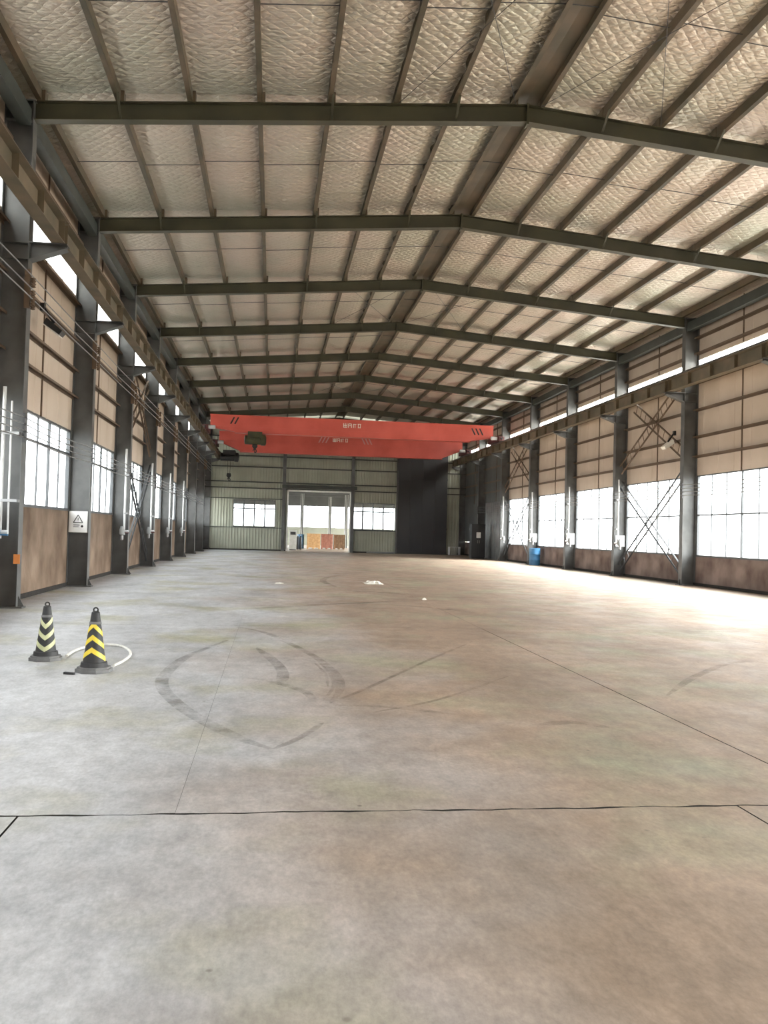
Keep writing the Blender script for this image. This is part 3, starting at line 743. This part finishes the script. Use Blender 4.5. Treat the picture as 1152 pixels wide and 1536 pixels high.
# ------------------------------------------------------------------ cables, conductor bars, pipes
def cable_run(side, label):
    x = XL+0.03 if side < 0 else XR-0.03
    r = empty('cable_run', label, 'cable', (0, 0, 0), 0, 'wall cable runs', 'thing')
    rack = MB().box(-0.02, 0.02, -0.16, -0.135, 2.98, 3.5)
    for i in range(4): rack.box(-0.02, 0.05, -0.18, -0.13, 3.05+i*0.12, 3.075+i*0.12)
    rm_ = rack.mesh('rack', 'wire_dark')
    wm = [MB().tube([(0, 6.0*t/8, 3.075+i*0.12-0.05*math.sin(PI*t/8)) for t in range(9)], 0.012, 5).mesh('cable', 'wire_grey') for i in range(4)]
    for k in range(-1, 8):
        ob('rack', rm_, r, (x, FY(k), 0), (0, 0, 0) if side < 0 else (0, 0, 0))
        if k < 7:
            for w in wm: ob('cable', w, r, (x, FY(k)-0.15, 0))
cable_run(-1, 'four grey cables strung along the left columns at window height')
cable_run(1, 'four grey cables strung along the right columns at window height')
r = empty('conductor_line', 'three thin crane power conductors on insulators below the left runway', 'cable', (0, 0, 0), 0, None, 'thing')
brk = MB().box(0.0, 0.10, -0.03, 0.03, -0.05, 0.65).mesh('bracket', 'girt_steel')
ins = MB().lathe([(0.02, -0.09), (0.045, -0.08), (0.03, -0.05), (0.05, -0.03), (0.03, 0), (0.05, 0.03), (0.03, 0.05), (0.045, 0.08), (0.02, 0.09)], 10).mesh('insulator', 'girt_steel')
wire = MB().tube([(0, 0, 0), (0, 3, -0.02), (0, 6, 0)], 0.012, 5).mesh('conductor', 'wire_grey')
for k in range(-1, 8):
    y = FY(k)-0.16
    if k >= 0: ob('bracket', brk, r, (XL-0.04, y, 5.45))
    for z in (5.55, 5.72, 5.95):
        if k >= 0: ob('insulator', ins, r, (XL+0.11, y, z-0.09))
        ob('conductor', wire, r, (XL+0.11, y, z+0.012))
def air_drop(side, k, label, blue=False):
    s = 1 if side < 0 else -1
    x = (XW0 if side < 0 else XW1)
    r = empty('air_drop', label, 'pipe', (x, FY(k)-0.10, 0), 0 if side < 0 else PI, 'air supply drops')
    fy = -1 if side < 0 else 1
    def yy(v): return v*fy*(1 if side < 0 else 1) if side < 0 else -v*-1
    px = 0.22 if blue else 0.40
    y_ = -0.17 if side < 0 else 0.17
    part('pipe', MB().tube([(px, y_, 1.25), (px, y_, 3.95)], 0.032, 8), 'pipe_white', r)
    if blue: part('pipe', MB().tube([(px+0.13, y_, 1.35), (px+0.13, y_, 3.7)], 0.018, 8), 'pipe_white', r)
    part('tee', MB().tube([(px-0.10, y_, 1.36), (px+0.14, y_, 1.36)], 0.04, 8), 'pipe_white', r)
    part('regulator', MB().lathe([(0.05, 1.24), (0.08, 1.26), (0.08, 1.42), (0.055, 1.46), (0.055, 1.52)], 14, (px-0.05, y_-0.09 if side < 0 else y_+0.09, 0)), 'blue_plastic' if blue else 'grey_sheet', r)
    part('valve_handle', box(px+0.03, px+0.16, y_-0.08, y_-0.05, 1.30, 1.33), 'carriage_maroon' if not blue else 'blue_plastic', r)
    part('bowl', MB().lathe([(0.02, 1.08), (0.05, 1.10), (0.05, 1.24)], 12, (px-0.05, y_-0.09 if side < 0 else y_+0.09, 0)), 'wire_grey', r)
    for z in (1.9, 3.1):
        ya, yb = sorted((y_, -0.0305 if side < 0 else 0.0305))
        part('clamp', box(px-0.02, 0.50, y_-0.04, y_+0.035, z, z+0.05).box(0.47, 0.50, ya, yb, z, z+0.05), 'wire_grey', r)
    if blue: part('hanging_tag', box(0.44, 0.55, -0.075, -0.06, 0.80, 0.97), 'orange_plastic', r)
air_drop(-1, 0, 'white air pipe with blue regulator on the column at left picture edge', True)
for k in (2, 3, 4, 5): air_drop(-1, k, 'white air supply pipe on left wall column, %s from the camera' % ORD[k])
for k in (3, 4, 5, 6): air_drop(1, k, 'white air supply pipe on right wall column, %s visible from the camera' % ORD[k-2])

# ------------------------------------------------------------------ signs on the columns
def sign(side, k, w, h, z, label, tri=True):
    x = XW0+0.25 if side < 0 else XW1-0.25
    r = empty('wall_sign', label, 'sign', (x, FY(k)-0.15, z), 0, 'column signs')
    part('plate', box(-w/2, w/2, -0.004, 0.004, -h/2, h/2), 'sign_face', r)
    if tri:
        T = MB(); P_ = [(-0.11, 0, -0.02), (0.11, 0, -0.02), (0, 0, 0.17)]
        for i in range(3):
            a, b_ = Vector(P_[i])+Vector((0, -0.006, 0)), Vector(P_[(i+1) % 3])+Vector((0, -0.006, 0))
            T.bar(a, b_, 0.004, 0.02, (0, 0, 1) if i == 0 else (1, 0, 0))
        T.box(-0.008, 0.008, -0.008, -0.004, 0.04, 0.10); T.box(-0.008, 0.008, -0.008, -0.004, 0.015, 0.028)
        part('warning_triangle', T, 'sign_ink', r)
        part('text_line', box(-0.11, 0.04, -0.007, -0.004, -0.09, -0.07), 'sign_ink', r); part('text_line', box(-0.11, 0.02, -0.007, -0.004, -0.13, -0.115), 'sign_ink', r)
        part('round_mark', MB().lathe([(0.001, 0), (0.03, 0)], 14, (0.10, -0.006, -0.11), 'y'), 'sign_ink', r)
    else:
        part('text_block', box(-0.02, w/2-0.06, -0.007, -0.004, 0.05, 0.09), 'sign_ink', r)
        for zz in (-0.02, -0.06, -0.10, -0.14): part('text_line', box(-w/2+0.12, w/2-0.03, -0.007, -0.004, zz-0.008, zz+0.008), 'sign_ink', r)
    part('frame_edge', MB().box(-w/2-0.012, w/2+0.012, 0.0, 0.012, h/2, h/2+0.012).box(-w/2-0.012, w/2+0.012, 0.0, 0.012, -h/2-0.012, -h/2).box(-w/2-0.012, -w/2, 0.0, 0.012, -h/2, h/2).box(w/2, w/2+0.012, 0.0, 0.012, -h/2, h/2), 'white_paint', r)
    part('mounting_strap', MB().box(-0.02, 0.02, 0.004, 0.145, h/2-0.08, h/2-0.06).box(-0.02, 0.02, 0.004, 0.145, -h/2+0.06, -h/2+0.08), 'wire_grey', r)
sign(-1, 1, 0.42, 0.50, 1.60, 'white warning sign with black triangle on the second left column')
sign(1, 3, 0.36, 0.42, 1.44, 'white notice on right column by the lattice bracing, nearest of three', False)
sign(1, 4, 0.38, 0.50, 1.47, 'white notice on right column between two windows, middle of three', False)
sign(1, 5, 0.36, 0.44, 1.47, 'white notice on right column above the blue drum, farthest of three', False)

# ------------------------------------------------------------------ floodlights
def flood(loc, rz, label, m):
    r = empty('floodlight', label, 'lamp', loc, rz, 'wall floodlights')
    part('arm', MB().bar((0, 0, 0.34), (0.22, 0, 0.02), 0.05, 0.05), 'crane_dark', r)
    part('housing', MB().prism([(0.10, 0.10), (0.42, -0.16), (0.36, -0.24), (0.04, -0.02)], -0.16, 0.16), m, r)
    part('lens', MB().prism([(0.04, -0.03), (0.36, -0.25), (0.35, -0.262), (0.03, -0.042)], -0.14, 0.14), 'lamp_white', r)
    part('bracket', box(-0.06, 0.02, -0.06, 0.06, 0.26, 0.42), 'crane_dark', r)
flood((XW0+0.19, 18.7, 5.66), 0, 'dark floodlight on an arm under a girt of the left wall', 'crane_dark')
flood((XR+0.155, 29.45, 5.0), PI, 'pale floodlight on right wall inside the lattice bracing', 'lamp_white')

# ------------------------------------------------------------------ traffic cones
def cone(loc, rz, sz, label, band_m, sign_, n):
    H = 0.60*sz
    r = empty('traffic_cone', label, 'traffic cone', loc, rz, 'traffic cones')
    def rad(z): return 0.125*sz*(1-z/H)+0.040*sz*(z/H)
    oct_ = [(0.17*sz*math.cos(PI/8+i*PI/4)/math.cos(PI/8), 0.17*sz*math.sin(PI/8+i*PI/4)/math.cos(PI/8)) for i in range(8)]
    b = MB().prism(oct_, 0.0, 0.035*sz, 'z'); oc2 = [(x*0.9, y*0.9) for x, y in oct_]; b.prism(oc2, 0.035*sz, 0.055*sz, 'z')
    part('base', b, 'grey_rubber', r)
    part('body', MB().lathe([(0.135*sz, 0.055*sz), (0.128*sz, 0.10*sz)]+[(rad(z), z) for z in [H*(0.17+0.83*i/10) for i in range(11)]]+[(0.026*sz, H+0.012*sz)], 32, (0, 0, 0)), 'black_rubber', r)
    ring = [(0.022*sz*math.cos(t), 0, H+0.024*sz+0.022*sz*math.sin(t)) for t in [-PI*0.35+i*(PI*1.7)/12 for i in range(13)]]
    part('top_loop', MB().tube(ring, 0.008*sz, 6), 'black_rubber', r)
    for i in range(n):
        zc = (0.15+i*0.125)*sz; hh = 0.052*sz; mb = MB(); M_ = 48; vs = []
        for j in range(M_+1):
            a = -PI+2*PI*j/M_
            t = abs(((a+PI/2+PI/2) % PI)-PI/2)/(PI/2)     # 0 at the apex facing the camera
            off = sign_*(t-0.5)*0.10*sz
            for dz in (-hh/2, hh/2):
                z = zc+0.03*sz+off+dz; q = rad(z)+0.0025
                vs.append((q*math.cos(a), q*math.sin(a), z))
        mb.add(vs, [(2*j, 2*j+2, 2*j+3, 2*j+1) for j in range(M_)])
        mb.smooth = True
        part('reflective_chevron', mb, band_m, r)
    part('collar', MB().lathe([(rad(0.80*H)+0.001, 0.80*H), (rad(0.80*H)+0.004, 0.805*H), (rad(0.84*H)+0.004, 0.84*H), (rad(0.84*H)+0.001, 0.845*H)], 32), 'grey_rubber', r)
cone((-2.48, 10.24, 0), 0.1, 1.0, 'black traffic cone with pale chevrons, standing farther left by the rope', 'cone_pale', 1, 3)
cone((-1.80, 9.45, 0), -0.1, 1.03, 'black traffic cone with bright yellow chevrons in front of the rope', 'cone_yellow', -1, 3)
rp = [(-2.30, 10.45), (-2.30, 10.95), (-2.20, 11.35), (-2.05, 11.45), (-1.85, 11.35), (-1.68, 10.95), (-1.60, 10.5), (-1.61, 10.05), (-1.66, 9.72)]
Q = []
for i in range(len(rp)-1):
    a, b_, c, d_ = [Vector((*rp[max(0, min(len(rp)-1, j))], 0.018)) for j in (i-1, i, i+1, i+2)]
    for t in [j/6 for j in range(6)]: Q.append(0.5*((2*b_)+(-a+c)*t+(2*a-5*b_+4*c-d_)*t*t+(-a+3*b_-3*c+d_)*t**3))
rope = part('rope', MB().tube(Q, 0.016, 8), 'rope_white', None)
tag(rope, 'white rope lying in a loop on the floor behind the cones', 'rope')
stk = part('stick', MB().bar((-2.06, 9.28, 0.012), (-1.95, 9.24, 0.012), 0.03, 0.024), 'crane_dark', None)
tag(stk, 'short dark stick on the floor in front of the yellow cone', 'stick')

# ------------------------------------------------------------------ litter
def litter(loc, sx, sy, h, label, seed):
    rnd = random.Random(seed); n = 9; vs = []
    for i in range(n):
        for j in range(n):
            e = 1-max(abs(2*i/(n-1)-1), abs(2*j/(n-1)-1))**2
            vs.append((sx*(i/(n-1)-.5)+rnd.uniform(-1, 1)*sx*.03, sy*(j/(n-1)-.5)+rnd.uniform(-1, 1)*sy*.03, 0.004+h*e*rnd.uniform(0.15, 1)))
    vs += [(v[0], v[1], 0.001) for v in vs]
    N_ = n*n; fs = []
    for i in range(n-1):
        for j in range(n-1):
            q = (i*n+j, (i+1)*n+j, (i+1)*n+j+1, i*n+j+1); fs += [q, tuple(k+N_ for k in q[::-1])]
    rim = [i*n for i in range(n)]+[(n-1)*n+j for j in range(1, n)]+[i*n+n-1 for i in range(n-2, -1, -1)]+[j for j in range(n-2, 0, -1)]
    for a, b_ in zip(rim, rim[1:]+rim[:1]): fs.append((a, a+N_, b_+N_, b_))
    o = part('plastic_litter', MB().add(vs, fs), 'litter_white', None, loc); tag(o, label, 'litter', 'litter on the floor', 'thing')
litter((3.05, 26.0, 0), 0.55, 0.8, 0.10, 'crumpled white plastic sheet on the aisle floor, the larger piece', 1)
litter((0.25, 25.2, 0), 0.24, 0.25, 0.03, 'small flat white paper scrap on the aisle floor, left piece', 2)
litter((3.55, 20.0, 0), 0.10, 0.10, 0.05, 'tiny crumpled scrap on the aisle floor, nearest piece', 3)

# ------------------------------------------------------------------ things along the right wall and rear corner
def drum(loc, label, m, h=0.9, rr=0.29, group=None):
    r = empty('drum', label, 'drum', loc, 0, group)
    part('shell', MB().lathe([(rr-.01, 0), (rr, 0.01), (rr, 0.29*h), (rr+.012, 0.315*h), (rr, 0.34*h), (rr, 0.64*h), (rr+.012, 0.665*h), (rr, 0.69*h), (rr, h-.01), (rr-.01, h)], 28), m, r)
    part('lid', MB().lathe([(rr-.02, h-.004), (rr+.008, h-.004), (rr+.008, h+.014), (rr-.03, h+.014), (rr-.035, h+.004)], 28), m, r)
    part('bung', MB().lathe([(0.03, h), (0.03, h+.025)], 10, (0.14, 0.05, 0)), m, r)
drum((13.98, 45.35, 0), 'blue plastic drum against the right wall by a column', 'blue_plastic')
cb = empty('electrical_cabinet', 'tall dark electrical cabinet in the right rear corner', 'cabinet', (13.35, 56.0, 0))
part('body', box(-0.45, 0.45, -0.35, 0.35, 0.08, 2.25), 'crane_dark', cb)
part('plinth', box(-0.42, 0.42, -0.32, 0.32, 0, 0.08), 'crane_dark', cb)
dd = part('cabinet_door', box(-0.43, -0.005, -0.375, -0.35, 0.12, 2.2), 'dark_door', cb); part('handle', box(-0.07, -0.045, -0.40, -0.375, 1.0, 1.2), 'rail_steel', dd)
dd = part('cabinet_door', box(0.005, 0.43, -0.375, -0.35, 0.12, 2.2), 'dark_door', cb); part('handle', box(0.045, 0.07, -0.40, -0.375, 1.0, 1.2), 'rail_steel', dd)
part('notice_plate', box(-0.14, 0.14, -0.382, -0.375, 1.35, 1.72), 'sign_face', cb)
def corrug(loc, rot, w, h, label):
    mb = MB(); n = 56; vs = []
    for z in (0, h):
        for i in range(n+1): vs.append((w*i/n, 0.035*math.sin(i*2*PI/7), z))
    for z in (0, h):
        for i in range(n+1): vs.append((w*i/n, 0.035*math.sin(i*2*PI/7)+0.006, z))
    m_ = n+1; fs = []
    for i in range(n): fs += [(i, i+1, m_+i+1, m_+i), (2*m_+i, 3*m_+i, 3*m_+i+1, 2*m_+i+1), (i, 2*m_+i, 2*m_+i+1, i+1), (m_+i, m_+i+1, 3*m_+i+1, 3*m_+i)]
    fs += [(0, m_, 3*m_, 2*m_), (n, 3*m_-1, 4*m_-1, 2*m_-1)]
    o = part('corrugated_sheet', mb.add(vs, fs), 'grey_sheet', None, loc, rot); o.data.polygons.foreach_set('use_smooth', [True]*len(o.data.polygons)); tag(o, label, 'metal sheet')
corrug((14.25, 57.6, 0.0), (0.0, 0, -PI/2), 4.4, 3.7, 'grey corrugated metal sheet standing against the right wall')
# small wire crate at the foot of the sliding door
bsk = empty('wire_crate', 'small grey wire crate on the floor right of the dark sliding door', 'crate', (13.45, 63.6, 0))
part('crate_tray', box(-0.4, 0.4, -0.3, 0.3, 0.0, 0.04), 'grey_sheet', bsk)
for i in range(6):
    part('crate_bar', box(-0.4+i*0.155, -0.375+i*0.155, -0.3, -0.28, 0.04, 0.6), 'pipe_white', bsk)
part('crate_rim', MB().box(-0.4, 0.4, -0.31, -0.28, 0.58, 0.62).box(-0.4, 0.4, 0.28, 0.31, 0.58, 0.62).box(-0.41, -0.38, -0.3, 0.3, 0.04, 0.62).box(0.38, 0.41, -0.3, 0.3, 0.04, 0.62), 'pipe_white', bsk)
# pipes lying along the rear wall
for i, (x0, x1, y, z, t) in enumerate([(7.1, 9.0, 63.9, 0.06, 0.03), (7.3, 9.0, 63.74, 0.06, 0.02), (6.9, 8.4, 63.52, 0.06, 0.05), (7.4, 8.9, 63.34, 0.06, 0.02)]):
    o = part('steel_pipe', MB().tube([(x0, y, z), (x1, y+t, z)], 0.06, 10), 'grey_sheet', None)
    tag(o, 'grey steel pipe on the floor below the right rear window, %s the wall' % ['closest to', 'second from', 'third from', 'farthest from'][i], 'pipe', 'pipes by the rear wall')

# ------------------------------------------------------------------ goods beyond the doorway
def crate(loc, w, d_, h, m, label, slats=5):
    r = empty('wooden_crate', label, 'crate', loc, 0, 'crates beyond the doorway')
    part('core', box(-w/2+.03, w/2-.03, -d_/2+.03, d_/2-.03, 0.10, h-.02), m, r)
    for i in range(slats):
        ww = w/slats; part('slat', box(-w/2+i*ww+.01, -w/2+(i+1)*ww-.015, -d_/2, -d_/2+.03, 0.10, h), m, r)
    part('lid', box(-w/2-.02, w/2+.02, -d_/2-.02, d_/2+.02, h, h+.04), m, r)
    for s in (-1, 0, 1): part('skid', box(s*(w/2-.08)-.06, s*(w/2-.08)+.06, -d_/2, d_/2, 0, 0.10), m, r)
crate((3.55, 75.0, 0), 1.15, 1.0, 1.25, 'crate_tan', 'light tan slatted crate through the doorway, left of three')
crate((4.70, 75.2, 0), 1.0, 1.0, 1.25, 'crate_rose', 'reddish crate through the doorway, middle of three')
crate((5.78, 75.6, 0), 0.95, 1.1, 1.22, 'crate_brown', 'dark brown crate through the doorway, right of three')
drum((2.45, 75.0, 0), 'blue drum beyond the doorway left of the crates', 'blue_plastic', 1.2, 0.30)
wb = empty('white_appliance', 'white upright machine just inside the doorway on the left', 'machine', (1.62, 68.0, 0))
part('body', box(-0.28, 0.28, -0.25, 0.25, 0.06, 1.55), 'white_paint', wb); part('control_panel', box(-0.2, 0.2, -0.27, -0.25, 1.2, 1.42), 'wire_dark', wb)
part('foot', box(-0.25, 0.25, -0.22, 0.22, 0, 0.06), 'wire_dark', wb); part('door_panel', box(-0.24, 0.24, -0.265, -0.25, 0.12, 1.1), 'white_paint', wb)
for i, x in enumerate((2.08, 2.30)):
    gb = empty('gas_bottle', 'black gas bottle beyond the doorway, %s the white machine' % ('next to' if i == 0 else 'farther from'), 'gas bottle', (x, 70.5, 0), 0, 'gas bottles beyond the doorway')
    part('cylinder', MB().lathe([(0.09, 0), (0.10, 0.02), (0.10, 0.95), (0.07, 1.05), (0.03, 1.1)], 18), 'crane_dark', gb); part('valve', MB().lathe([(0.02, 1.1), (0.03, 1.14), (0.015, 1.2)], 10), 'rail_steel', gb)
